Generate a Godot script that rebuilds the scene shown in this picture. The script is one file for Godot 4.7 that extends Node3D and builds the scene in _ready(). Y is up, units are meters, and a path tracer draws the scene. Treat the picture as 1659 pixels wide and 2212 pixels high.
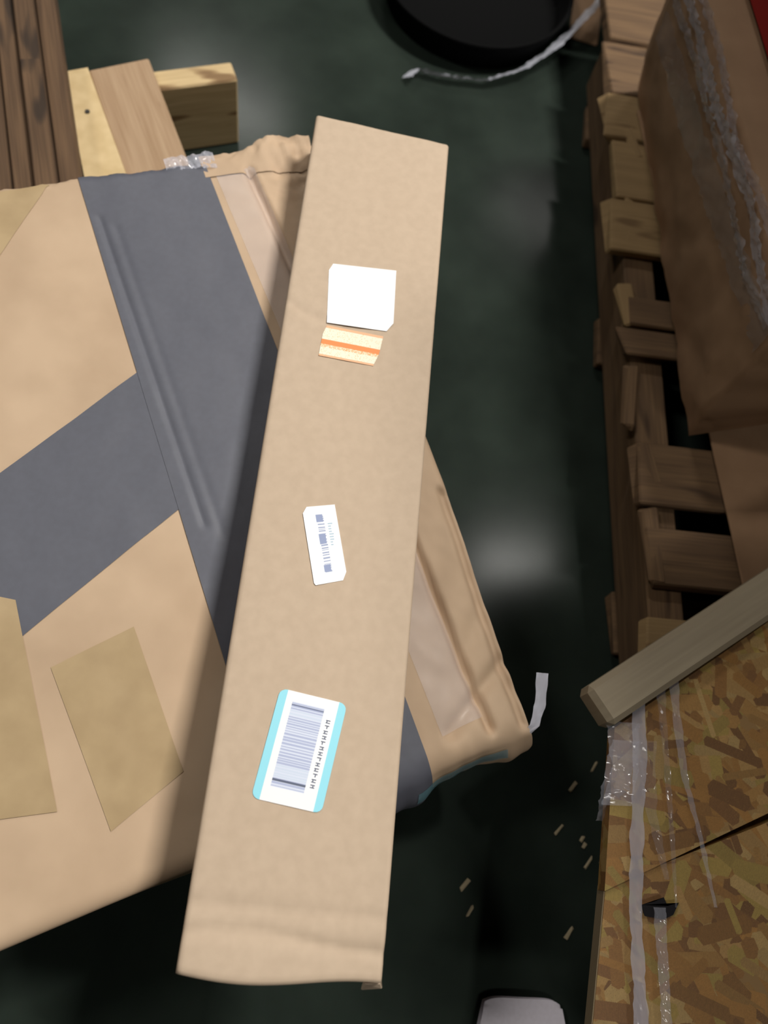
extends Node3D
# Camera model: image frame 1659 x 2212, focal length in pixels, and the direction of "down" as the camera sees it.
const FOCAL := 1750.0
const CAMERA_HEIGHT := 1.10
var down_dir := Vector3(-0.148, 0.36, 0.92).normalized()   # image x right, y down, z forward
var axis_far: Vector3
var axis_right: Vector3
var rng := RandomNumberGenerator.new()
var mats := {}
var taken := {}

# ------------------------------------------------------------------ pixel -> point on the level y = h
func px(x: float, y: float, h: float) -> Vector3:
	var v := Vector3((x - 829.5) / FOCAL, (y - 1106.0) / FOCAL, 1.0)
	v *= (CAMERA_HEIGHT - h) / v.dot(down_dir)
	return Vector3(v.dot(axis_right), h, -v.dot(axis_far))

# ------------------------------------------------------------------ node helpers
func numbered(called: String) -> String:
	if not taken.has(called):
		taken[called] = 0
		return called
	taken[called] += 1
	return "%s_%03d" % [called, taken[called]]

func thing(called: String, label: String, category: String, at: Vector3, group := "") -> Node3D:
	var o := Node3D.new()
	o.name = numbered(called)
	add_child(o)
	o.position = at
	tag(o, label, category, group)
	return o

func tag(o: Node, label: String, category: String, group := "") -> void:
	o.set_meta("label", label)
	o.set_meta("category", category)
	if group != "":
		o.set_meta("group", group)

func part(called: String, mesh: Mesh, mat: Material, parent: Node, at := Vector3.ZERO, turn := Basis()) -> MeshInstance3D:
	var m := MeshInstance3D.new()
	m.name = called
	m.mesh = mesh
	m.material_override = mat
	m.cast_shadow = GeometryInstance3D.SHADOW_CASTING_SETTING_ON
	parent.add_child(m, true)
	m.transform = Transform3D(turn, at)
	return m

func single(called: String, mesh: Mesh, mat: Material, label: String, category: String, at: Vector3, turn := Basis(), group := "") -> MeshInstance3D:
	var m := part(numbered(called), mesh, mat, self, at, turn)
	tag(m, label, category, group)
	return m

func structure(called: String, mesh: Mesh, mat: Material, at: Vector3) -> MeshInstance3D:
	var m := part(called, mesh, mat, self, at)
	m.set_meta("kind", "structure")
	m.set_meta("label", {"floor": "dark green painted concrete warehouse floor", "ceiling": "grey warehouse ceiling above the lamps", "wall_left": "grey warehouse wall on the left side", "wall_right": "grey warehouse wall on the right side", "wall_back": "grey warehouse wall at the far end", "wall_front": "grey warehouse wall behind the viewer"}[called])
	m.set_meta("category", called.get_slice("_", 0))
	return m

func yaw(dir: Vector3) -> Basis:      # local z along dir (horizontal), local y up
	var z := Vector3(dir.x, 0, dir.z).normalized()
	return Basis(Vector3.UP.cross(z), Vector3.UP, z)

func frame(dir: Vector3, up_hint := Vector3.UP) -> Basis:
	var z := dir.normalized()
	var x := up_hint.cross(z).normalized()
	return Basis(x, z.cross(x), z)

# ------------------------------------------------------------------ mesh helpers
# chamfered box, base at y = 0, centred in x and z; uv runs in metres with v along z
func chamfer_box(sx: float, sy: float, sz: float, c: float, wob := 0.0, seed_n := 0) -> ArrayMesh:
	var r := RandomNumberGenerator.new()
	r.seed = seed_n * 7919 + 13
	var st := SurfaceTool.new()
	st.begin(Mesh.PRIMITIVE_TRIANGLES)
	st.set_smooth_group(-1)
	var h := Vector3(sx, sy, sz) * 0.5
	var shift := {}
	var uo := Vector2(r.randf() * 3.0, r.randf() * 3.0)
	for ix in [-1, 1]:
		for iy in [-1, 1]:
			for iz in [-1, 1]:
				shift[Vector3i(ix, iy, iz)] = Vector3(r.randf_range(-wob, wob), r.randf_range(-wob, wob) * 0.3, r.randf_range(-wob, wob) * 2.0)
	var vert := func(s: Vector3i, ax: int) -> Vector3:
		var p := Vector3(h.x - c, h.y - c, h.z - c)
		p[ax] += c
		return Vector3(p.x * s.x, p.y * s.y, p.z * s.z) + shift[s] + Vector3(0, h.y, 0)
	var tri := func(a: Vector3, b: Vector3, d: Vector3, out: Vector3) -> void:
		var n := (b - a).cross(d - a)
		if n.dot(out) > 0.0:
			var t := b; b = d; d = t
		for p: Vector3 in [a, b, d]:
			var uv := Vector2(p.x, p.z)
			if absf(out.x) > absf(out.y) and absf(out.x) > absf(out.z): uv = Vector2(p.y + sx, p.z)
			elif absf(out.z) > absf(out.y): uv = Vector2(p.x, p.y * 0.2)
			st.set_uv(uv + uo)
			st.add_vertex(p)
	for ax in 3:
		for s in [-1, 1]:
			var q := []
			for k in [[-1, -1], [1, -1], [1, 1], [-1, 1]]:
				var sg := Vector3i.ZERO
				sg[ax] = s; sg[(ax + 1) % 3] = k[0]; sg[(ax + 2) % 3] = k[1]
				q.append(vert.call(sg, ax))
			var out := Vector3.ZERO
			out[ax] = s
			tri.call(q[0], q[1], q[2], out)
			tri.call(q[0], q[2], q[3], out)
	for ax in 3:
		var a1 := (ax + 1) % 3
		var a2 := (ax + 2) % 3
		for s1 in [-1, 1]:
			for s2 in [-1, 1]:
				var e0 := Vector3i.ZERO; var e1 := Vector3i.ZERO
				e0[ax] = -1; e1[ax] = 1
				e0[a1] = s1; e1[a1] = s1; e0[a2] = s2; e1[a2] = s2
				var out := Vector3.ZERO
				out[a1] = s1; out[a2] = s2
				tri.call(vert.call(e0, a1), vert.call(e1, a1), vert.call(e1, a2), out)
				tri.call(vert.call(e0, a1), vert.call(e1, a2), vert.call(e0, a2), out)
	for key: Vector3i in shift:
		tri.call(vert.call(key, 0), vert.call(key, 1), vert.call(key, 2), Vector3(key))
	st.generate_normals()
	return st.commit()

# smooth grid surface; f(i/nu, j/nv) -> [position, uv]
func grid(nu: int, nv: int, f: Callable, closed := false) -> ArrayMesh:
	var st := SurfaceTool.new()
	st.begin(Mesh.PRIMITIVE_TRIANGLES)
	st.set_smooth_group(0)
	for j in nv + 1:
		for i in nu + 1:
			var q: Array = f.call(float(i) / nu, float(j) / nv)
			st.set_uv(q[1])
			st.add_vertex(q[0])
	for j in nv:
		for i in nu:
			var a := j * (nu + 1) + i
			for k in [a, a + 1, a + nu + 2, a, a + nu + 2, a + nu + 1]:
				st.add_index(k)
	st.generate_normals()
	return st.commit()

# flat shape with a thickness: outline in uv (0..1), four corner points, lifted along up
func sticker(outline: Array, c00: Vector3, c10: Vector3, c11: Vector3, c01: Vector3, up: Vector3, thick: float) -> ArrayMesh:
	var st := SurfaceTool.new()
	st.begin(Mesh.PRIMITIVE_TRIANGLES)
	st.set_smooth_group(-1)
	var at := func(q: Vector2) -> Vector3:
		return c00.lerp(c10, q.x).lerp(c01.lerp(c11, q.x), q.y)
	var n := outline.size()
	for i in range(1, n - 1):
		for k in [0, i, i + 1]:
			st.set_uv(outline[k])
			st.add_vertex(at.call(outline[k]) + up * thick)
	for i in n:
		var a: Vector2 = outline[i]
		var b: Vector2 = outline[(i + 1) % n]
		var pa: Vector3 = at.call(a)
		var pb: Vector3 = at.call(b)
		for q in [[pa + up * thick, a], [pa, a], [pb, b], [pa + up * thick, a], [pb, b], [pb + up * thick, b]]:
			st.set_uv(q[1])
			st.add_vertex(q[0])
	st.generate_normals()
	return st.commit()

# crinkled film ribbon along a polyline; side = direction across
func ribbon(pts: Array, width: float, side: Vector3, crinkle: float, seed_n: int, nseg := 40, taper := 0.0) -> ArrayMesh:
	var cv := Curve3D.new()
	for i in pts.size():
		var t := Vector3.ZERO
		if i > 0 and i < pts.size() - 1:
			t = (pts[i + 1] - pts[i - 1]) * 0.18
		cv.add_point(pts[i], -t, t)
	var nz := FastNoiseLite.new()
	nz.seed = seed_n
	nz.frequency = 1.0
	var total := cv.get_baked_length()
	var s := side.normalized()
	var f := func(u: float, v: float) -> Array:
		var p := cv.sample_baked(v * total)
		var w := width * (1.0 - taper * v) * (1.0 + 0.35 * nz.get_noise_2d(v * total * 25.0, 40.0))
		var d := (cv.sample_baked(minf(v * total + 0.004, total)) - cv.sample_baked(maxf(v * total - 0.004, 0.0))).normalized()
		var nn := d.cross(s).normalized()
		if nn.y < 0: nn = -nn
		p += s * (u - 0.5) * w + nn * (absf(nz.get_noise_2d(u * width * 130.0, v * total * 45.0)) * crinkle + crinkle * 0.05)
		return [p, Vector2(u * width, v * total)]
	return grid(6, nseg, f)

# ------------------------------------------------------------------ textures and materials
func noise_map(size: int, freq: float, seed_n: int, oct: int, lo: Color, hi: Color, bias := 0.0) -> ImageTexture:
	var nz := FastNoiseLite.new()
	nz.seed = seed_n
	nz.noise_type = FastNoiseLite.TYPE_SIMPLEX_SMOOTH
	nz.frequency = freq
	nz.fractal_octaves = oct
	var src := nz.get_seamless_image(size, size)
	var im := Image.create(size, size, false, Image.FORMAT_RGB8)
	for y in size:
		for x in size:
			im.set_pixel(x, y, lo.lerp(hi, clampf(src.get_pixel(x, y).r + bias, 0.0, 1.0)))
	im.generate_mipmaps()
	return ImageTexture.create_from_image(im)

func wood_map(seed_n: int, lo: Color, hi: Color, dark: Color) -> ImageTexture:
	var nz := FastNoiseLite.new()
	nz.seed = seed_n
	nz.frequency = 1.0
	nz.fractal_octaves = 3
	var im := Image.create(256, 512, false, Image.FORMAT_RGB8)
	for y in 512:
		for x in 256:
			var u := x / 256.0
			var v := y / 512.0
			var wv := nz.get_noise_2d(u * 2.0, v * 1.5) * 0.12
			var g := 0.5 + 0.5 * sin((u + wv) * 55.0 + nz.get_noise_2d(u * 6.0, v * 2.0) * 4.0)
			var fine := nz.get_noise_2d(u * 90.0, v * 5.0)
			var q := clampf(0.35 + 0.3 * g + 0.45 * fine, 0.0, 1.0)
			var c := lo.lerp(hi, q)
			var knot := nz.get_noise_2d(u * 5.0 + 40.0, v * 3.0 + 9.0)
			if knot > 0.42: c = c.lerp(dark, clampf((knot - 0.42) * 5.0, 0.0, 0.8))
			im.set_pixel(x, y, c)
	im.generate_mipmaps()
	return ImageTexture.create_from_image(im)

func osb_map() -> ImageTexture:
	var r := RandomNumberGenerator.new()
	r.seed = 4411
	var size := 1024
	var im := Image.create(size, size, false, Image.FORMAT_RGB8)
	im.fill(Color(0.57, 0.44, 0.27))
	var tones := [Color(0.64, 0.50, 0.30), Color(0.60, 0.45, 0.25), Color(0.54, 0.385, 0.21), Color(0.66, 0.54, 0.34), Color(0.61, 0.44, 0.23), Color(0.47, 0.33, 0.19), Color(0.61, 0.51, 0.27)]
	for k in 1500:
		var c: Color = tones[r.randi() % tones.size()]
		c = c * r.randf_range(0.93, 1.06)
		var ang := deg_to_rad(r.randfn(38.0, 38.0))
		var ln := r.randf_range(50, 190)
		var wd := r.randf_range(12, 44)
		var o := Vector2(r.randf() * size, r.randf() * size)
		var d := Vector2(cos(ang), sin(ang))
		var e := Vector2(-d.y, d.x)
		var a := -ln * 0.5
		while a < ln * 0.5:
			var b := -wd * 0.5
			var streak := 1.0
			while b < wd * 0.5:
				if r.randf() < 0.3: streak = r.randf_range(0.93, 1.06)
				var p := o + d * a + e * b
				var lim := ln * 0.5 - absf(b) * 0.5
				if absf(a) < lim:
					im.set_pixel(posmod(int(p.x), size), posmod(int(p.y), size), c * streak)
				b += 0.8
			a += 0.8
	im.generate_mipmaps()
	return ImageTexture.create_from_image(im)

func mat(color: Color, rough: float, tex: Texture2D = null, scale := Vector3.ONE, tri := true, relief := 0.0) -> StandardMaterial3D:
	var m := StandardMaterial3D.new()
	m.albedo_color = color
	m.roughness = rough
	if tex:
		m.albedo_texture = tex
		if tri:
			m.uv1_triplanar = true
			m.uv1_world_triplanar = true
		m.uv1_scale = scale
	return m

func film(alpha: float, rough: float, tint := Color(0.92, 0.92, 0.97)) -> StandardMaterial3D:
	var m := StandardMaterial3D.new()
	m.albedo_color = Color(tint.r, tint.g, tint.b, alpha)
	m.transparency = BaseMaterial3D.TRANSPARENCY_ALPHA
	m.roughness = rough
	m.cull_mode = BaseMaterial3D.CULL_DISABLED
	return m

func make_materials() -> void:
	var fibre := noise_map(256, 0.05, 5, 4, Color(0.955, 0.95, 0.945), Color(1, 1, 1))
	var scuff := noise_map(512, 0.008, 15, 6, Color(0.90, 0.885, 0.87), Color(1, 1, 1), 0.15)
	mats.card_new = mat(Color(0.785, 0.695, 0.60), 0.75, fibre, Vector3(5, 5, 5))
	mats.card_old = mat(Color(0.785, 0.675, 0.56), 0.72, scuff, Vector3(1.7, 1.7, 1.7))
	mats.card_kraft = mat(Color(0.62, 0.49, 0.37), 0.85, scuff, Vector3(3, 3, 3))
	mats.grey_tape = mat(Color(0.36, 0.365, 0.405), 0.55, fibre, Vector3(7, 7, 7))
	mats.tan_tape = mat(Color(0.72, 0.62, 0.47), 0.45, scuff, Vector3(4, 4, 4))
	mats.clear_tape = film(0.16, 0.28)
	mats.teal_film = film(0.55, 0.2, Color(0.45, 0.62, 0.66))
	mats.wood_pale = mat(Color(1, 1, 1), 0.7, wood_map(3, Color(0.72, 0.61, 0.44), Color(0.84, 0.74, 0.56), Color(0.45, 0.33, 0.2)), Vector3(3.5, 1.3, 1), false)
	mats.wood_tan = mat(Color(1, 1, 1), 0.75, wood_map(8, Color(0.60, 0.48, 0.36), Color(0.72, 0.61, 0.49), Color(0.42, 0.30, 0.2)), Vector3(3.0, 1.1, 1), false)
	mats.wood_old = mat(Color(1, 1, 1), 0.85, wood_map(21, Color(0.33, 0.245, 0.165), Color(0.47, 0.365, 0.25), Color(0.22, 0.15, 0.09)), Vector3(3.2, 1.2, 1), false)
	mats.wood_brown = mat(Color(1, 1, 1), 0.85, wood_map(33, Color(0.29, 0.21, 0.14), Color(0.44, 0.335, 0.235), Color(0.18, 0.13, 0.09)), Vector3(3.2, 1.0, 1), false)
	mats.osb = mat(Color(1, 1, 1), 0.6, osb_map(), Vector3(2.3, 2.3, 2.3))
	mats.osb_edge = mat(Color(0.56, 0.49, 0.38), 0.8, fibre, Vector3(20, 20, 20))
	mats.floor = mat(Color(1, 1, 1), 0.34, noise_map(512, 0.012, 77, 6, Color(0.14, 0.165, 0.147), Color(0.19, 0.222, 0.197)), Vector3(0.9, 0.9, 0.9))
	mats.floor.metallic_specular = 0.115
	mats.floor.roughness = 0.17
	mats.wall = mat(Color(0.32, 0.33, 0.33), 0.9, fibre, Vector3(1, 1, 1))
	mats.black_plastic = mat(Color(0.02, 0.02, 0.022), 0.75)
	mats.black_plastic.metallic_specular = 0.2
	mats.red = mat(Color(0.62, 0.05, 0.07), 0.5, fibre, Vector3(4, 4, 4))
	mats.film = film(0.18, 0.12)
	mats.film_dense = film(0.34, 0.16)
	mats.film_thin = film(0.07, 0.1)
	mats.paper = mat(Color(0.93, 0.90, 0.94), 0.8, fibre, Vector3(12, 12, 12))
	mats.steel = mat(Color(0.35, 0.36, 0.38), 0.5)
	mats.chip = mat(Color(0.66, 0.60, 0.48), 0.8)
	mats.white = mat(Color(0.96, 0.96, 0.97), 0.5)
	mats.dark_mark = mat(Color(0.07, 0.06, 0.075), 0.95)

# ------------------------------------------------------------------ lamps
const LAMP_Y := 5.0
func ceiling_lamp(at: Vector3, dir: Vector3, energy: float, label: String) -> void:
	var t := thing("ceiling_lamp", label, "lamp", at, "fluorescent ceiling fixtures")
	t.basis = yaw(dir)
	var shell := StandardMaterial3D.new()
	shell.albedo_color = Color(0.8, 0.8, 0.8)
	part("housing", chamfer_box(0.36, 0.06, 1.26, 0.008), shell, t, Vector3(0, 0.01, 0))
	var glow := StandardMaterial3D.new()
	glow.albedo_color = Color(0.9, 0.9, 0.9)
	glow.emission_enabled = true
	glow.emission = Color(1.0, 0.99, 0.97)
	glow.emission_energy_multiplier = 2.0
	part("diffuser", chamfer_box(0.32, 0.012, 1.20, 0.004), glow, t, Vector3(0, -0.002, 0))
	for s in [-1, 1]:
		part("hanger", chamfer_box(0.012, 0.25, 0.012, 0.001), mats.steel, t, Vector3(0, 0.07, 0.45 * s))
	var l := AreaLight3D.new()
	l.name = "lamp_light"
	l.area_size = Vector2(0.32, 1.2)
	l.light_color = Color(1.0, 0.99, 0.965)
	l.light_energy = energy
	l.area_range = 20.0
	l.area_attenuation = 2.0
	l.shadow_enabled = true
	t.add_child(l)
	l.position = Vector3(0, -0.006, 0)
	l.rotation = Vector3(-PI / 2, 0, 0)

# ------------------------------------------------------------------ the big cardboard box
const BW := 0.66
const BL := 0.77
const BH := 0.145
const BASE := 0.145
const BTOP := 0.29
var b_o: Vector3
var b_a := Vector3(0.961, 0, -0.278)
var b_b := Vector3(0.278, 0, 0.961)
var creases := []
var bn := FastNoiseLite.new()

func b_loc(x: float, y: float) -> Vector2:      # pixel -> place on the box's top (a, b), by iteration on the real surface
	var q := Vector2.ZERO
	var h := BTOP
	for k in 6:
		var d := px(x, y, h) - b_o
		var la := d.dot(b_a)
		var lb := d.dot(b_b)
		q = Vector2(la, lb)
		for n in 3:
			q.y = lb - b_stretch(la, clampf(q.y, 0.0, BL))
		h = b_height(clampf(q.x, 0.0, BW), clampf(q.y, 0.0, BL))
	return q

func b_stretch(la: float, lb: float) -> float:      # the box is slightly out of square
	return (1.0 - la / BW) * (0.030 * pow(lb / BL, 2.0) - 0.020 * pow(1.0 - lb / BL, 2.0))

func b_height(la: float, lb: float) -> float:       # sagging lid without creases
	return BTOP - 0.034 * smoothstep(0.42, 0.78, lb) * smoothstep(-0.1, 0.5, la + 0.25) - 0.010 * smoothstep(0.56, 0.66, la)

func fold_over(t: float, total: float, r: float) -> Vector2:    # arc length -> (position, drop)
	var flip := t < total * 0.5
	var q := (total - t) if flip else t
	var pos := q
	var drop := 0.0
	if q > total - r:
		var th := (q - (total - r)) / r
		if th < PI / 2:
			pos = total - r + r * sin(th)
			drop = r * (1.0 - cos(th))
		else:
			pos = total
			drop = r + (q - (total - r) - r * PI / 2)
	return Vector2((total - pos) if flip else pos, drop)

func b_surface(a: float, b: float) -> Vector3:
	var wa := fold_over(a, BW, 0.010)
	var wb := fold_over(b, BL, 0.016)
	var la := wa.x
	var lb := wb.x
	var y := b_height(la, lb)
	y += 0.004 * smoothstep(0.50, 0.60, la) * smoothstep(0.40, 0.52, lb) * bn.get_noise_2d(la * 14.0 + 3.0, lb * 9.0)
	y += 0.0022 * bn.get_noise_2d(la * 6.0, lb * 6.0) - 0.0022
	for c in creases:
		var p := Geometry2D.get_closest_point_to_segment(Vector2(la, lb), c[0], c[1])
		var d := p.distance_to(Vector2(la, lb))
		y -= c[3] * exp(-d * d / (c[2] * c[2]))
	# crumpled far right corner
	var k := exp(-Vector2(la - BW, lb).length_squared() / 0.006)
	y += k * (0.010 * bn.get_noise_2d(la * 28.0, lb * 28.0 + 5.0) - 0.004)
	var drop := wa.y + wb.y
	var fr := clampf(drop / BH, 0.0, 1.0)
	var out := 0.0
	if b > BL * 0.5: out = 0.026 * sin(PI * clampf(fr, 0, 1)) * smoothstep(0.2, 0.5, la) * (0.75 + 0.5 * bn.get_noise_2d(la * 9.0, 3.0))
	elif wb.y > 0.0: out = -0.006 * sin(PI * fr) + 0.004 * bn.get_noise_2d(la * 30.0, fr * 9.0)
	var outa := 0.006 * sin(PI * fr) * (1.0 if a > BW * 0.5 else -1.0) if wa.y > 0.001 else 0.0
	out += b_stretch(la, lb)
	var p3 := b_o + b_a * (la + outa) + b_b * (lb + out)
	p3.y = maxf(lerpf(y, BASE, fr), BASE + 0.001)
	return p3

func b_normal(a: float, b: float) -> Vector3:
	var e := 0.002
	var n := (b_surface(a, b + e) - b_surface(a, b - e)).cross(b_surface(a + e, b) - b_surface(a - e, b))
	return n.normalized()

func on_box(q: Array, lift: float, nu: int, nv: int) -> ArrayMesh:      # q: four corners (local a, b): far-left, far-right, near-right, near-left
	var f := func(u: float, v: float) -> Array:
		var c: Vector2 = (q[0] as Vector2).lerp(q[1], u).lerp((q[3] as Vector2).lerp(q[2], u), v)
		return [b_surface(c.x, c.y) + b_normal(c.x, c.y) * lift, c]
	return grid(nu, nv, f)

func big_box() -> void:
	b_o = Vector3(0.078, 0, -0.826) - b_a * BW
	bn.seed = 12
	bn.frequency = 1.0
	bn.fractal_octaves = 3
	creases = [
		[b_loc(540, 370), b_loc(1058, 1570), 0.0055, 0.012],
		[b_loc(955, 1060), b_loc(1128, 1555), 0.005, 0.010],
		[b_loc(215, 470), b_loc(440, 1130), 0.004, 0.0018],
		[b_loc(250, 490), b_loc(480, 1150), 0.005, 0.0008],
		[b_loc(975, 1580), b_loc(1090, 1420), 0.008, 0.007],
		[b_loc(1000, 1440), b_loc(1040, 1300), 0.012, 0.0035],
		[b_loc(1085, 1470), b_loc(1165, 1500), 0.010, 0.004],
		[b_loc(560, 330), b_loc(655, 335), 0.008, 0.006]]
	var t := thing("cardboard_box", "large worn tan cardboard box with grey tape bands, lying on a wooden pallet", "box", Vector3.ZERO)
	var side := BH + 0.006
	var f := func(u: float, v: float) -> Array:
		var a := -side + u * (BW + side * 2.0)
		var b := -side + v * (BL + side * 2.0)
		return [b_surface(a, b), Vector2(a, b)]
	part("carton", grid(300, 330, f), mats.card_old, t)
	# grey tape, lengthwise band and cross band
	part("grey_tape", on_box([Vector2(b_loc(165, 380).x, -0.035), Vector2(b_loc(437, 345).x, -0.035), Vector2(b_loc(937, 1660).x, BL + 0.075), Vector2(b_loc(560, 1660).x, BL + 0.075)], 0.0014, 90, 260), mats.grey_tape, t)
	part("grey_tape", on_box([b_loc(-80, 1080), b_loc(318, 787), b_loc(408, 1080), b_loc(-80, 1478)], 0.0008, 90, 50), mats.grey_tape, t)
	# tan packing tape
	part("packing_tape", on_box([b_loc(-90, 1270), b_loc(33, 1295), b_loc(122, 1752), b_loc(-90, 1780)], 0.0011, 14, 24), mats.tan_tape, t)
	var sheet := part("packing_tape", on_box([b_loc(108, 1440), b_loc(288, 1352), b_loc(395, 1665), b_loc(238, 1795)], 0.0008, 14, 24), mats.tan_tape, t)
	sheet.set_meta("label", "crumpled tan packing tape patch")
	part("packing_tape", on_box([b_loc(-110, 425), b_loc(105, 393), b_loc(-5, 555), b_loc(-110, 640)], 0.0008, 14, 14), mats.tan_tape, t)
	part("clear_tape", on_box([b_loc(452, 345), b_loc(535, 325), b_loc(1045, 1545), b_loc(955, 1590)], 0.0012, 12, 90), mats.clear_tape, t)
	# clear film over the far edge
	part("clear_tape", on_box([Vector2(b_loc(350, 340).x, -0.03), Vector2(b_loc(450, 318).x, -0.03), b_loc(452, 345), b_loc(365, 352)], 0.0022, 12, 10), mats.film_dense, t)
	var e0 := b_surface(b_loc(352, 340).x, 0.0); var e1 := b_surface(b_loc(455, 322).x, 0.004)
	part("clear_film", ribbon([e0 + Vector3(0, 0.003, 0), (e0 + e1) * 0.5 + Vector3(0, 0.005, 0), e1 + Vector3(0, 0.004, 0)], 0.024, b_b, 0.012, 91, 30), film(0.35, 0.12), t)
	# teal film strip on the near side
	part("film_strip", on_box([Vector2(b_loc(905, 1690).x, BL + 0.024), Vector2(b_loc(1100, 1600).x, BL + 0.016), Vector2(b_loc(1105, 1605).x, BL + 0.036), Vector2(b_loc(905, 1700).x, BL + 0.046)], 0.002, 24, 6), mats.teal_film, t)
	# torn strip of film standing off the near right corner
	var c := b_surface(BW - 0.004, BL - 0.004)
	part("torn_tape", ribbon([c + Vector3(-0.004, -0.012, 0.012), c + Vector3(0.010, 0.004, 0.0), c + Vector3(0.016, 0.014, -0.022), c + Vector3(0.018, 0.026, -0.052)], 0.011, Vector3(1, 0.3, 0.2), 0.003, 5, 20), film(0.7, 0.25), t)
	# ragged cardboard flap lifted at the far right corner
	var lip := func(u: float, v: float) -> Array:
		var q := b_surface(lerpf(BW - 0.15, BW - 0.004, u), 0.030 * (1.0 - v))
		var rag := 0.55 + 0.35 * sin(u * 9.0 + 2.4)
		q += -b_b * v * (0.012 + 0.020 * rag * smoothstep(0.2, 0.75, u)) + Vector3.UP * (0.0016 + (0.022 * smoothstep(0.3, 0.8, u) * v + 0.004 * bn.get_noise_2d(u * 5.0, v * 2.0) * v))
		return [q, Vector2(u, v) * 0.1]
	part("torn_flap", grid(40, 10, lip), mats.card_old, t)

# ------------------------------------------------------------------ the long box and its labels
const LT := 0.0575
func long_box() -> void:
	var top := 0.35
	var p0 := px(683, 250, top)
	var p1 := px(971, 305, top)
	var p2 := px(826, 2140, top)
	var p3 := px(378, 2105, top)
	var far_mid := (p0 + p1) * 0.5
	var near_mid := (p2 + p3) * 0.5
	var zd := (near_mid - far_mid).normalized()
	var xd := Vector3.UP.cross(zd).normalized()
	var w := ((p1 - p0).dot(xd) + (p2 - p3).dot(xd)) * 0.5
	var ln := far_mid.distance_to(near_mid)
	var org := far_mid - xd * w * 0.5
	var nz := FastNoiseLite.new()
	nz.seed = 31
	nz.frequency = 1.0
	var t := thing("long_carton", "long narrow clean tan cardboard carton with white labels lying across the larger box", "box", Vector3.ZERO)
	var side := LT + 0.003
	var surf := func(a: float, b: float) -> Vector3:
		var wa := fold_over(a, w, 0.004)
		var wb := fold_over(b, ln, 0.004)
		var y := top
		var la := wa.x
		var lb := wb.x
		y += 0.0006 * nz.get_noise_2d(la * 20.0, lb * 5.0)
		# score line and slumped flap at the near end
		y -= 0.0022 * exp(-pow((lb - (ln - 0.030 - 0.006 * sin(la * 30.0))) / 0.005, 2.0))
		y -= 0.0015 * exp(-pow((lb - (ln - 0.052)) / 0.006, 2.0))
		y += 0.003 * smoothstep(ln - 0.05, ln - 0.010, lb) * sin(la * 26.0 + 0.6)
		# soft cross crease past the square label
		y -= 0.0012 * exp(-pow((lb - (0.275 + 0.02 * sin(la * 25.0))) / 0.006, 2.0))
		var fr := clampf((wa.y + wb.y) / LT, 0.0, 1.0)
		var ob := 0.004 * sin(la * 34.0 + 1.0) * smoothstep(0.0, 0.05, wb.y) if b > ln * 0.5 else 0.0
		var p := org + xd * la + zd * (lb + ob + (0.004 * sin(la * 30.0) * smoothstep(ln - 0.06, ln, lb)) + (la / w - 0.5) * 0.008 * (1.0 - lb / ln))
		p.y = lerpf(y, top - LT, fr)
		return p
	var f := func(u: float, v: float) -> Array:
		# denser samples near the ends and sides
		var a := -side + u * (w + side * 2.0)
		var b := -side + v * (ln + side * 2.0)
		return [surf.call(a, b), Vector2(a, b)]
	part("carton", grid(110, 260, f), mats.card_new, t)
	# torn corner tab at the near right
	part("flap_tab", chamfer_box(0.014, 0.0025, 0.012, 0.0008, 0.002, 3), mats.card_new, t, surf.call(w - 0.006, ln + 0.004) + Vector3(0, -0.012, 0.002), Basis(Vector3.RIGHT, 1.1))
	var lift := top + 0.0004
	# square white label
	var sq := [Vector2(0.06, 0), Vector2(1, 0), Vector2(1, 0.86), Vector2(0.9, 1), Vector2(0, 1), Vector2(0, 0.12)]
	part("square_label", sticker(sq, px(711, 569, lift), px(856, 585, lift), px(849, 718, lift), px(706, 697, lift), Vector3.UP, 0.0004), mats.white, t).set_meta("label", "blank white square label")
	# orange and white label
	var im := Image.create(128, 64, false, Image.FORMAT_RGB8)
	im.fill(Color(0.98, 0.93, 0.82))
	var r := RandomNumberGenerator.new()
	r.seed = 8
	for y in 64:
		for x in 128:
			var v := y / 64.0
			var c := Color(0.97, 0.93, 0.84)
			if v < 0.07 or v > 0.93: c = Color(0.93, 0.72, 0.55)
			elif v > 0.44 and v < 0.60: c = Color(0.93, 0.56, 0.30)
			elif v > 0.60 and v < 0.70 and r.randf() < 0.45: c = Color(0.94, 0.66, 0.40)
			elif r.randf() < 0.06: c = Color(0.95, 0.76, 0.50)
			im.set_pixel(x, y, c)
	im.generate_mipmaps()
	var om := mat(Color(1, 1, 1), 0.5, ImageTexture.create_from_image(im), Vector3.ONE, false)
	var og := [Vector2(0.04, 0), Vector2(1, 0), Vector2(1, 0.6), Vector2(0.95, 1), Vector2(0, 1), Vector2(0, 0.3)]
	part("orange_label", sticker(og, px(701, 702, lift), px(828, 727, lift), px(812, 792, lift), px(688, 768, lift), Vector3.UP, 0.0004), om, t).set_meta("label", "white label printed with orange bands")
	# small barcode label
	im = Image.create(128, 256, false, Image.FORMAT_RGB8)
	im.fill(Color(0.97, 0.97, 0.98))
	r.seed = 21
	var y0 := 36
	while y0 < 218:
		var hh := r.randi_range(2, 5)
		im.fill_rect(Rect2i(50, y0, 26, hh), Color(0.62, 0.66, 0.78))
		y0 += hh + r.randi_range(3, 8)
	for blk in [[30, 26], [96, 34], [198, 22]]:
		im.fill_rect(Rect2i(47, blk[0], 26, blk[1]), Color(0.58, 0.62, 0.76))
	for k in 9:
		im.fill_rect(Rect2i(88, 62 + k * 9, 8 + r.randi_range(0, 12), 4), Color(0.70, 0.78, 0.84))
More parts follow.
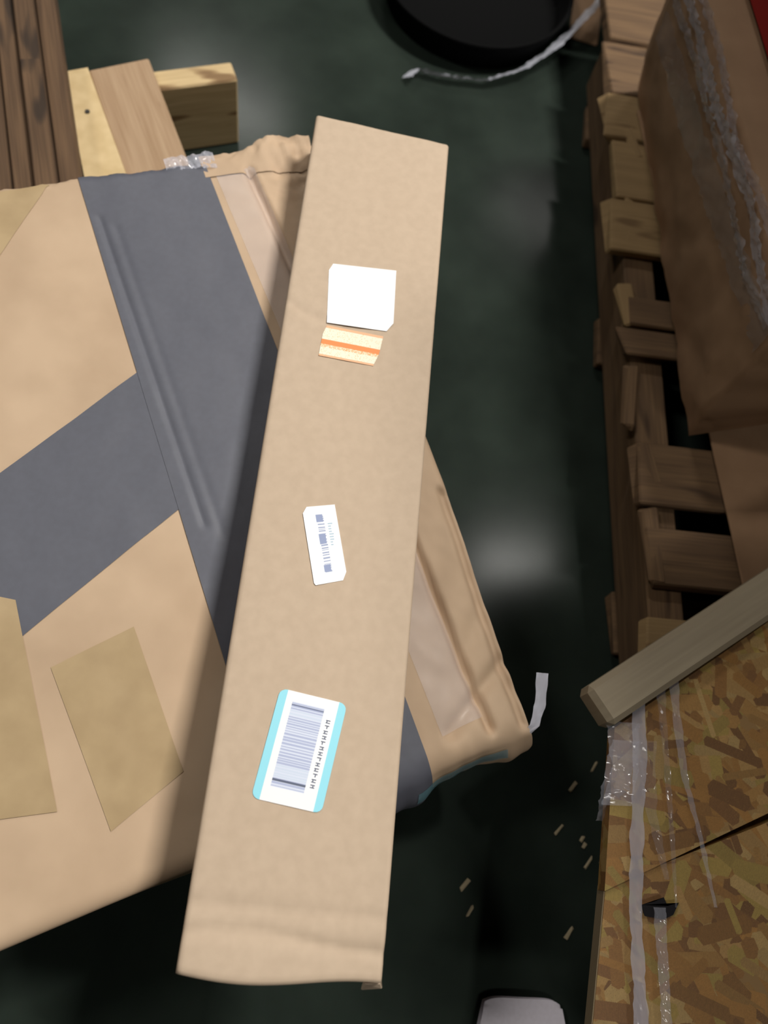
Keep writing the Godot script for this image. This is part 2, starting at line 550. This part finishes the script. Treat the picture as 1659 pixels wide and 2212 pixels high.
	im.generate_mipmaps()
	var sm := mat(Color(1, 1, 1), 0.5, ImageTexture.create_from_image(im), Vector3.ONE, false)
	var so := [Vector2(0.14, 0), Vector2(1, 0), Vector2(1, 0.9), Vector2(0.86, 1), Vector2(0.04, 1), Vector2(0, 0.97), Vector2(0, 0.08)]
	part("barcode_label", sticker(so, px(652, 1096, lift), px(723, 1090, lift), px(751, 1252, lift), px(679, 1265, lift), Vector3.UP, 0.0004), sm, t).set_meta("label", "small white barcode label")
	# blue edged barcode label
	im = Image.create(256, 448, false, Image.FORMAT_RGB8)
	im.fill(Color(0.97, 0.97, 0.98))
	im.fill_rect(Rect2i(0, 0, 30, 448), Color(0.60, 0.89, 0.95))
	im.fill_rect(Rect2i(226, 0, 30, 448), Color(0.60, 0.89, 0.95))
	r.seed = 77
	im.fill_rect(Rect2i(56, 42, 122, 346), Color(0.86, 0.885, 0.95))
	var yy := 46
	while yy < 388:
		var bar := r.randi_range(3, 8)
		var ink := Color(0.70, 0.73, 0.85) if yy < 330 or yy > 345 else Color(0.74, 0.78, 0.88)
		if yy > 72 and yy < 96 or yy > 290 and yy < 344: ink = Color(0.82, 0.86, 0.93)
		im.fill_rect(Rect2i(56, yy, 122, bar), ink)
		yy += bar + r.randi_range(3, 7)
	im.fill_rect(Rect2i(56, 52, 122, 6), Color(0.45, 0.48, 0.60))
	im.fill_rect(Rect2i(56, 356, 122, 9), Color(0.36, 0.39, 0.48))
	for k in 13:       # the column of characters, too blurred to read
		var cy := 84 + k * 22
		im.fill_rect(Rect2i(194, cy, 16, 4), Color(0.34, 0.36, 0.44))
		if k % 3 != 1: im.fill_rect(Rect2i(194, cy + 10, 16, 4), Color(0.40, 0.42, 0.50))
		im.fill_rect(Rect2i(196 + (k * 5) % 9, cy, 4, 14), Color(0.38, 0.40, 0.48))
	im.generate_mipmaps()
	var bm := mat(Color(1, 1, 1), 0.5, ImageTexture.create_from_image(im), Vector3.ONE, false)
	var rc := []
	for q in [[0, 0, PI], [1, 0, PI * 1.5], [1, 1, 0.0], [0, 1, PI * 0.5]]:
		for k in 5:
			var an: float = q[2] + k * PI / 8.0
			var rx := 0.11
			var ry := 0.065
			rc.append(Vector2(absf(q[0] - rx) + cos(an) * rx, absf(q[1] - ry) + sin(an) * ry))
	part("blue_edged_label", sticker(rc, px(606, 1486, lift), px(750, 1521, lift), px(694, 1758, lift), px(542, 1723, lift), Vector3.UP, 0.0004), bm, t).set_meta("label", "white barcode label with light blue edges")

# ------------------------------------------------------------------ pallets
func board_between(called: String, m: Material, parent: Node, a: Vector3, b: Vector3, width: float, thick: float, wob: float, sd: int) -> MeshInstance3D:
	# a, b: middle of the top face at each end
	return part(called, chamfer_box(width, thick, a.distance_to(b), 0.0025, wob, sd), m, parent, (a + b) * 0.5 - Vector3(0, thick, 0), yaw(b - a))

func left_pallet() -> void:
	var t := thing("pallet", "pale wooden pallet under the large taped box", "pallet", Vector3.ZERO)
	var deck := 0.145
	var along := b_b
	var across := b_a
	# far stringer runs across; boards run toward the viewer
	var s_r := (px(505, 145, 0.129) + px(507, 160, 0.129)) * 0.5
	s_r.y = 0.129
	var stringers := [0.0, 0.50, 0.94]
	for i in 3:
		var e: Vector3 = s_r + along * (stringers[i] as float)
		board_between("stringer", mats.wood_pale, t, e - across * 1.0, e, 0.040, 0.128, 0.0, 50 + i)
	# deck boards
	var q0 := px(256, 138, deck); var q1 := px(331, 340, deck)
	var d := (q1 - q0).normalized()
	board_between("deck_board", mats.wood_tan, t, q0, q0 + d * 1.0, 0.094, 0.016, 0.002, 60)
	for k in 4:
		var o := q0 - across * (0.235 + 0.16 * k) + along * 0.005
		board_between("deck_board", mats.wood_tan, t, o, o + along * 0.99, 0.092, 0.016, 0.002, 62 + k)
	var o2 := q0 + across * 0.085 + along * 0.42
	board_between("deck_board", mats.wood_tan, t, o2, o2 + along * 0.58, 0.070, 0.016, 0.002, 70)
	# split narrow board beside the first one
	var st_q := [px(139, 157, deck), px(190, 148, deck), px(310, 480, deck), px(204, 495, deck)]
	var split := sticker([Vector2(0, 0), Vector2(1, 0), Vector2(1, 1), Vector2(0, 1)], st_q[0] - Vector3(0, 0.016, 0), st_q[1] - Vector3(0, 0.016, 0), st_q[2] - Vector3(0, 0.016, 0), st_q[3] - Vector3(0, 0.016, 0), Vector3.UP, 0.018)
	var sp := part("deck_board", split, mats.wood_split, t)
	sp.set_meta("label", "pale split narrow deck board")
	var nl := px(189, 242, deck + 0.002)
	var cy := CylinderMesh.new()
	cy.top_radius = 0.0035; cy.bottom_radius = 0.0035; cy.height = 0.002; cy.radial_segments = 12
	part("nail_head", cy, mats.steel_dark, t, nl + Vector3(0, 0.0008, 0))

func planks() -> void:
	var words := ["dark brown weathered plank against the pale split pallet board", "dark brown plank lying second from the pale split board", "dark brown plank lying third from the pale split board", "dark brown plank lying fourth from the pale split board"]
	for k in 4:
		var hgt: float = 0.052 + [0.0, 0.018, 0.006, 0.014][k]
		var top: float = 0.148 + hgt
		var a := px(97, 0, 0.20)
		var b := px(149, 380, 0.20)
		var d := (b - a).normalized()
		var o := b - d * 0.245 + d.cross(Vector3.UP).normalized() * 0.0285 * k * (-1.0 if d.cross(Vector3.UP).x > 0 else 1.0)
		o.y = 0.148
		var m := part(numbered("plank"), chamfer_box(0.0268, hgt, 0.60, 0.002, 0.0004, 90 + k), mats.wood_brown, self, o, yaw(d))
		tag(m, words[k], "plank", "brown planks lying on the pale pallet")

func right_pallet() -> void:
	var t := thing("pallet", "weathered brown pallet carrying the film-wrapped brown carton", "pallet", Vector3.ZERO)
	var top := 0.14
	var e0 := Vector3(0.628, 0, -1.30)
	var e1 := Vector3(0.499, 0, -0.155)
	var d := (e1 - e0).normalized()
	var r := Vector3(-d.z, 0, d.x)
	if r.x < 0: r = -r
	# edge stringer and two more
	for k in 3:
		var o := r * (0.028 + 0.48 * k) + Vector3(0, top - 0.017, 0)
		board_between("stringer", mats.wood_old, t, e0 + o, e1 + o, 0.052, 0.103, 0.004, 100 + k)
	# deck boards given by their pixel range along the edge
	var rows := [[-150, -24], [-18, 96], [102, 206], [212, 306], [312, 430], [436, 548], [642, 706], [712, 766], [958, 1082], [1136, 1262], [1336, 1440]]
	for k in rows.size():
		var y0: float = rows[k][0]
		var y1: float = rows[k][1]
		var a := px(1390, y0, top); var b := px(1390, y1, top)
		var za := (a - e0).dot(d); var zb := (b - e0).dot(d)
		var mid := e0 + d * (za + zb) * 0.5
		mid.y = top
		var st: Vector3 = mid - r * (0.004 + [0.010, 0.0, 0.006, 0.014, 0.002, 0.022, 0.004, 0.012, 0.002, -0.004, 0.006][k])
		board_between("deck_board", mats.wood_old_lit if k in [3, 4, 5, 10] else mats.wood_old, t, st, st + r * 1.02, absf(zb - za), 0.017, 0.004, 110 + k)  # boards in the lit stretch get the lighter copy of the wood
	for k in 3:
		var o := e0 + d * (0.1 + 0.48 * k) + Vector3(0, 0.02, 0)
		board_between("bottom_board", mats.wood_old, t, o, o + r * 1.0, 0.09, 0.018, 0.003, 130 + k)
	# splintered pieces on the worn outer edge, the far ones coloured as lit
	var spl := [[1366, 318, 60, 0.30], [1352, 480, 75, -0.25], [1352, 660, 70, 0.12], [1360, 860, 90, -0.1], [1402, 1010, 60, 0.2], [1408, 1180, 90, 0.05]]
	for k in spl.size():
		var q: Array = spl[k]
		var c := px(q[0], q[1], 0.132)
		part("splinter", chamfer_box(0.018 + 0.004 * (k % 3), 0.012, q[2] * 0.0011, 0.003, 0.003, 140 + k), mats.wood_old_lit if k < 3 else mats.wood_old, t, c - Vector3(0, 0.004, 0), yaw(d.rotated(Vector3.UP, q[3])))

# ------------------------------------------------------------------ the loads on the right
func right_loads() -> void:
	var t := thing("brown_carton", "brown cardboard carton on the weathered pallet with clear film along its top", "box", Vector3.ZERO)
	var bot := 0.1449
	var top := 0.40
	var nz := FastNoiseLite.new()
	nz.seed = 9
	nz.frequency = 1.0
	var f0 := Vector3(0.652, 0, -1.15); var f1 := Vector3(0.608, 0, -0.485)
	var g0 := Vector3(0.616, 0, -1.14); var g1 := Vector3(0.616, 0, -0.49)
	var depth := 0.62
	# closed strip: left face, top, right face swept along the length, with caps from extra rows
	var f := func(u: float, v: float) -> Array:
		var vv := clampf((v - 0.06) / 0.88, 0.0, 1.0)
		var cap := 1.0
		if v < 0.03 or v > 0.97: cap = 0.0
		var b0 := f0.lerp(f1, vv); var t0 := g0.lerp(g1, vv)
		var p: Vector3
		var bulge := 0.008 * nz.get_noise_2d(vv * 5.0, u * 6.0)
		if u < 0.4:
			var k := u / 0.4
			p = b0.lerp(t0, k) - Vector3(0.012 * sin(PI * k) + bulge, 0, 0)
			p.y = lerpf(bot, top, k)
		elif u < 0.6:
			var k := (u - 0.4) / 0.2
			p = t0 + Vector3(depth * k, 0, 0)
			p.y = top + 0.004 * sin(PI * k)
		else:
			var k := (u - 0.6) / 0.4
			p = b0 + Vector3(depth, 0, 0)
			p.y = lerpf(top, bot, k)
		if cap == 0.0:
			var c := b0 + Vector3(depth * 0.5, 0, 0)
			c.y = (bot + top) * 0.5
			p = c
		return [p, Vector2(u, v)]
	part("carton", grid(40, 50, f), mats.card_kraft, t)
	# bunched clear film along the top edge
	for k in 3:
		var pts := []
		for j in 8:
			var s := j / 7.0
			var q := g0.lerp(g1, 0.06 + 0.9 * s)
			q.y = top - 0.018 * k + 0.006 * sin(s * 9.0 + k * 2.0)
			q.x -= 0.016 + 0.004 * k + 0.004 * sin(s * 14.0 + k)
			pts.append(q)
		part("stretch_film", ribbon(pts, 0.020 + 0.008 * (k % 2), Vector3(-0.25, 0.9, 0).normalized(), 0.010, 60 + k, 90), mats.film_dense if k == 1 else mats.film, t)
	var sheet := part("stretch_film", ribbon([Vector3(0.607, 0.30, -1.1), Vector3(0.603, 0.31, -0.95), Vector3(0.600, 0.33, -0.7), Vector3(0.600, 0.35, -0.51)], 0.05, Vector3(-0.1, 1, 0), 0.006, 77, 70), mats.film_thin, t)
	sheet.set_meta("label", "thin clear stretch film")
	# red carton on top, only its corner in the picture; unseen length added to shade the carton below
	var red := thing("red_carton", "red carton standing on the brown film-wrapped carton", "box", Vector3(0.945, top + 0.006, -0.82))
	part("carton", chamfer_box(0.56, 0.20, 0.63, 0.006, 0.0, 5), mats.red, red)
	part("lid_flap", chamfer_box(0.275, 0.003, 0.62, 0.001, 0.0, 6), mats.red, red, Vector3(-0.138, 0.20, 0))
	# dark slip sheet between the carton and the deck
	single("slip_sheet", chamfer_box(0.50, 0.003, 0.94, 0.001, 0.0, 9), mats.card_kraft, "thin brown slip sheet lying on the weathered pallet deck", "sheet", Vector3(0.892, 0.1415, -0.63), Basis())

func rack() -> void:
	# unseen rack added so that its shelf shades the right-hand loads
	var t := thing("added_shade_rack", "added unseen grey steel rack whose plywood shelf shades the strand boards", "rack", Vector3(1.86, 0, -0.34))
	for z in [-0.36, 0.28]:
		part("post", chamfer_box(0.08, 2.2, 0.08, 0.004), mats.steel, t, Vector3(0, 0, z))
		part("foot", chamfer_box(0.5, 0.05, 0.08, 0.004), mats.steel, t, Vector3(0.3, 0, z))
		part("arm", chamfer_box(1.06, 0.05, 0.05, 0.004), mats.steel, t, Vector3(-0.53, 1.45, z))
	part("shelf", chamfer_box(1.06, 0.025, 0.86, 0.003), mats.wood_tan, t, Vector3(-0.53, 1.50, 0))

func osb_stack() -> void:
	var top := 0.25
	var t := thing("osb_platform", "two rough oriented strand boards with a pale batten, wrapped in clear film", "board", Vector3.ZERO)
	# outlines (top face), upper and lower board
	var a0 := px(1328, 1572, top); var a1 := px(1690, 1322, top)
	var b0 := px(1306, 1925, top); var b1 := px(1690, 1742, top)
	var far := [a0, a0 + (a1 - a0) * 1.9, b0 + (b1 - b0) * 1.7, b0]
	part("strand_board", slab(far, 0.018, [[0.0, 0.0], [0.004, 0.006], [0.0, -0.004]]), mats.osb, t)
	var c0 := px(1307, 1905, top - 0.004); var c1 := px(1690, 1752, top - 0.004)
	var d0 := px(1262, 2420, top - 0.004); var d1 := px(1690, 2420, top - 0.004)
	var near := [c0 + Vector3(0.0, 0, 0.004), c0 + (c1 - c0) * 1.7 + Vector3(0, 0, 0.006), d1 + (d1 - d0) * 0.9, d0]
	var lower := part("strand_board", slab(near, 0.018, []), mats.osb, t)
	var edge := slab([near[3] + Vector3(-0.0012, -0.0008, 0), near[0] + Vector3(-0.0012, -0.0008, 0), near[0] + Vector3(0.0006, -0.0008, 0), near[3] + Vector3(0.0006, -0.0008, 0)], 0.0172, [])
	part("pale_edge", edge, mats.osb_edge, lower)
	# batten along the far edge
	var e0 := px(1287, 1530, top + 0.012); var e1 := px(1690, 1262, top + 0.012)
	var dd := (e1 - e0).normalized()
	var bat := part("batten", chamfer_box(0.047, 0.036, 0.62, 0.006, 0.001, 150), mats.wood_batten, t, e0 + dd * 0.31 - Vector3(0, 0.026, 0), yaw(dd))
	bat.set_meta("label", "pale planed batten")
	# timber bearers below
	var cen := (b0 + b1) * 0.5
	for k in 3:
		var o := Vector3(0.50 + 0.17 * k, 0, 0.14)
		part("bearer", chamfer_box(0.07, top - 0.022, 0.38, 0.004, 0.001, 160 + k), mats.wood_old, t, o, Basis(Vector3.UP, -0.2))
	# clear film bands pulled over the boards
	var strips := [
		[[1372, 1450], [1378, 1540], [1382, 1640], [1376, 1760], [1372, 1960], [1378, 2100], [1385, 2230], 0.016, 1],
		[[1345, 1560], [1350, 1660], [1330, 1740], 0.034, 0],
		[[1449, 1420], [1462, 1560], [1478, 1680], [1510, 1800], [1545, 1960], 0.012, 0],
		[[1425, 1480], [1440, 1660], [1450, 1800], [1460, 1960], 0.010, 2],
		[[1424, 1960], [1428, 2040], [1433, 2110], [1440, 2230], 0.012, 0],
		[[1395, 1600], [1405, 1750], [1440, 1900], 0.02, 2]]
	for k in strips.size():
		var row: Array = strips[k]
		var pts := []
		for j in row.size() - 2:
			var q := px(row[j][0], row[j][1], top + 0.004)
			if row[j][1] < 1540: q = px(row[j][0], row[j][1], top + 0.015)
			pts.append(q)
		part("stretch_film", ribbon(pts, row[row.size() - 2], Vector3(1, 0, 0.1), 0.005, 200 + k, 60, 0.75 if k in [2, 3, 5] else 0.2), [mats.film, mats.film_dense, mats.film_thin][row[row.size() - 1]], t)
	# bunched film bulging over the left edge
	part("stretch_film", ribbon([px(1350, 1600, top + 0.005), px(1330, 1690, top + 0.004), px(1318, 1735, top - 0.006), px(1312, 1770, top - 0.02)], 0.032, Vector3(1, -0.2, 0.1), 0.008, 231, 30), mats.film, t)
	# black mark at the joint between the boards
	var ink := part("ink_mark", sticker([Vector2(0, 0.35), Vector2(0.35, 0.2), Vector2(0.6, 0), Vector2(0.7, 0.4), Vector2(1, 0.25), Vector2(0.85, 0.8), Vector2(0.6, 1), Vector2(0.1, 0.85)], px(1384, 1938, top + 0.0006), px(1466, 1938, top + 0.0006), px(1466, 1986, top + 0.0006), px(1384, 1986, top + 0.0006), Vector3.UP, 0.0005), mats.dark_mark, t)
	ink.set_meta("label", "black smudge")

func slab(c: Array, thick: float, _n: Array) -> ArrayMesh:
	var lo := []
	for p: Vector3 in c: lo.append(p - Vector3(0, thick, 0))
	return sticker([Vector2(0, 0), Vector2(1, 0), Vector2(1, 1), Vector2(0, 1)], lo[0], lo[1], lo[2], lo[3], Vector3.UP, thick)

# ------------------------------------------------------------------ black tub, paper, scraps
func tub() -> void:
	var ctr := Vector3(0.432, 0, -1.515)
	var t := thing("round_tub", "shallow black round plastic tub on the floor with a clear film band round it", "tub", ctr)
	var prof := [[0.0, 0.008], [0.162, 0.008], [0.174, 0.014], [0.182, 0.055], [0.185, 0.058], [0.190, 0.058], [0.191, 0.053], [0.184, 0.050], [0.176, 0.0], [0.0, 0.0]]
	part("shell", lathe(prof, 64), mats.black_plastic, t)
	# film band sagging round the front
	var pts := []
	for q in [[880, 168], [900, 150], [960, 166], [1050, 176], [1130, 150], [1200, 104], [1250, 52], [1300, 0], [1340, -50]]:
		var w := px(q[0], q[1], 0.012 + 0.03 * smoothstep(1050.0, 1300.0, q[0]))
		pts.append(w - ctr)
	part("film_band", ribbon(pts, 0.026, Vector3(0.5, 0.6, 0.5), 0.006, 300, 90), film(0.6, 0.2), t)
	var scrap := thing("cardboard_scrap", "brown cardboard scrap on the floor between the black tub and the weathered pallet", "cardboard", Vector3(0.668, 0, -1.50))
	part("sheet", chamfer_box(0.060, 0.003, 0.13, 0.001, 0.002, 310), mats.card_kraft, scrap, Vector3(0, 0.001, 0), Basis(Vector3.UP, -0.25))

func lathe(prof: Array, n: int) -> ArrayMesh:
	var f := func(u: float, v: float) -> Array:
		var i := mini(int(round(v * (prof.size() - 1))), prof.size() - 1)
		var an := -u * TAU
		return [Vector3(cos(an) * prof[i][0], prof[i][1], sin(an) * prof[i][0]), Vector2(u, v)]
	return grid(n, prof.size() - 1, f)

func small_things() -> void:
	# folded pale paper on the floor
	var a := px(1058, 2158, 0.03); var b := px(1222, 2166, 0.03)
	var c := px(1250, 2330, 0.03); var d := px(1022, 2320, 0.03)
	var pp := thing("folded_paper", "pale grey folded paper sheet on the dark floor near the strand boards", "paper", Vector3.ZERO)
	for k in 2:
		var lift := 0.0008 + 0.012 * k
		var f := func(u: float, v: float) -> Array:
			var q := a.lerp(b, u).lerp(d.lerp(c, u), v)
			q.y = lift + 0.012 * sin(PI * u) * (0.4 + 0.6 * v) + 0.006 * v * k
			# rounded far corners
			if v < 0.12: q += (d - a) * 0.07 * pow(absf(u - 0.5) * 2.0, 6.0)
			return [q, Vector2(u * 0.1, v * 0.1)]
		part("sheet", grid(16, 16, f), mats.paper, pp)
	# wood chips and shavings
	var spots := [[1284, 1656, 14, 0], [1238, 1700, 13, 0], [1207, 1792, 14, 0], [1262, 1826, 9, 1], [1272, 1864, 16, 1], [1005, 1910, 16, 2], [1015, 1968, 13, 2], [1229, 2016, 15, 1], [1300, 1858, 9, 1], [1258, 1812, 7, 1], [1375, 1230, 9, 3], [1390, 910, 8, 3]]
	var lab := ["small pale wood chip on the dark floor beside the large box corner", "small pale wood chip on the dark floor beside the strand boards", "small pale wood chip on the dark floor beside the long carton", "tiny pale wood chip on the dark floor beside the weathered pallet"]
	for k in spots.size():
		var s: Array = spots[k]
		if s[3] == 3: continue
		var q := px(s[0], s[1], 0.001)
		single("wood_chip", chamfer_box(0.0032 + 0.0012 * (k % 2), 0.0016, s[2] * 0.00105, 0.0005, 0.0008, 400 + k), mats.chip, lab[s[3]], "wood chip", q - Vector3(0, 0.001, 0), yaw(Vector3(0.62 + 0.1 * (k % 3), 0, -0.75)), "wood chips scattered on the floor")

# ------------------------------------------------------------------ all
func _ready() -> void:
	rng.seed = 7
	var up_img := Vector3(0, -1, 0)
	axis_far = (up_img - up_img.dot(down_dir) * down_dir).normalized()
	axis_right = axis_far.cross(-down_dir)
	# camera
	var cam := Camera3D.new()
	cam.name = "camera"
	cam.fov = rad_to_deg(2.0 * atan(1106.0 / FOCAL))
	cam.near = 0.02
	add_child(cam)
	var to_world := func(v: Vector3) -> Vector3: return Vector3(v.dot(axis_right), -v.dot(down_dir), -v.dot(axis_far))
	cam.transform = Transform3D(Basis(to_world.call(Vector3(1, 0, 0)), to_world.call(Vector3(0, -1, 0)), to_world.call(Vector3(0, 0, -1))), Vector3(0, CAMERA_HEIGHT, 0))
	cam.current = true
	var lens := CameraAttributesPhysical.new()
	lens.frustum_focal_length = 12.0 * FOCAL / 1106.0
	lens.frustum_focus_distance = 0.80
	lens.exposure_aperture = 2.4
	cam.attributes = lens
	# surroundings: an indoor hall, no sky
	var we := WorldEnvironment.new()
	var env := Environment.new()
	env.background_mode = Environment.BG_COLOR
	env.background_color = Color(0, 0, 0)
	env.tonemap_mode = Environment.TONE_MAPPER_LINEAR
	env.tonemap_exposure = 1.0
	env.sdfgi_enabled = true
	env.ssao_enabled = true
	env.ssil_enabled = true
	we.environment = env
	add_child(we)
	make_materials()
	mats.wood_split = mat(Color(0.86, 0.76, 0.58), 0.7, noise_map(128, 0.03, 88, 3, Color(0.9, 0.88, 0.84), Color(1, 1, 1)), Vector3(6, 6, 6))
	mats.steel_dark = mat(Color(0.2, 0.18, 0.16), 0.6)
	mats.wood_old_lit = mat(Color(1, 1, 1), 0.85, wood_map(55, Color(0.52, 0.42, 0.28), Color(0.62, 0.51, 0.35), Color(0.42, 0.32, 0.2)), Vector3(3.2, 1.2, 1), false)  # lighter copy of the old wood: light on the pallet edge put into colour
	mats.wood_batten = mat(Color(1, 1, 1), 0.7, wood_map(66, Color(0.55, 0.495, 0.41), Color(0.63, 0.575, 0.48), Color(0.42, 0.36, 0.28)), Vector3(2.0, 0.8, 1), false)
	# lamps: the one mirrored in the floor, the far row, and added fills near and left
	var ld := Vector3(0.168, 0, 0.09).normalized()
	ceiling_lamp(Vector3(2.36, LAMP_Y, -1.66), ld, 30.0, "fluorescent ceiling fixture above the brown carton and its red load")
	ceiling_lamp(Vector3(1.7, LAMP_Y, 2.6), ld, 4.5, "added fluorescent fill fixture above the near side of the strand boards")  # added fill for the strand boards and the paper
	ceiling_lamp(Vector3(-2.9, LAMP_Y, -1.4), ld, 6.5, "added fluorescent fill fixture above the left end of the pale pallet")  # added weak fill from the left
	ceiling_lamp(Vector3(-0.3, LAMP_Y, -6.6), ld, 14.0, "fluorescent ceiling fixture above the empty floor beyond the brown planks")
	ceiling_lamp(Vector3(2.9, LAMP_Y, -5.4), ld, 5.0, "fluorescent ceiling fixture above the empty floor beyond the black tub")
	# setting
	structure("floor", chamfer_box(12, 0.2, 16, 0.01), mats.floor, Vector3(0, -0.2, -2))
	structure("ceiling", chamfer_box(12, 0.2, 16, 0.01), mats.wall, Vector3(0, 5.3, -2))
	structure("wall_left", chamfer_box(0.2, 5.3, 16, 0.01), mats.wall, Vector3(-6.0, 0, -2))
	structure("wall_right", chamfer_box(0.2, 5.3, 16, 0.01), mats.wall, Vector3(6.0, 0, -2))
	structure("wall_back", chamfer_box(12, 5.3, 0.2, 0.01), mats.wall, Vector3(0, 0, -10.0))
	structure("wall_front", chamfer_box(12, 5.3, 0.2, 0.01), mats.wall, Vector3(0, 0, 6.0))
	# objects
	big_box()
	long_box()
	left_pallet()
	right_pallet()
	right_loads()
	rack()
	osb_stack()
	planks()
	tub()
	small_things()
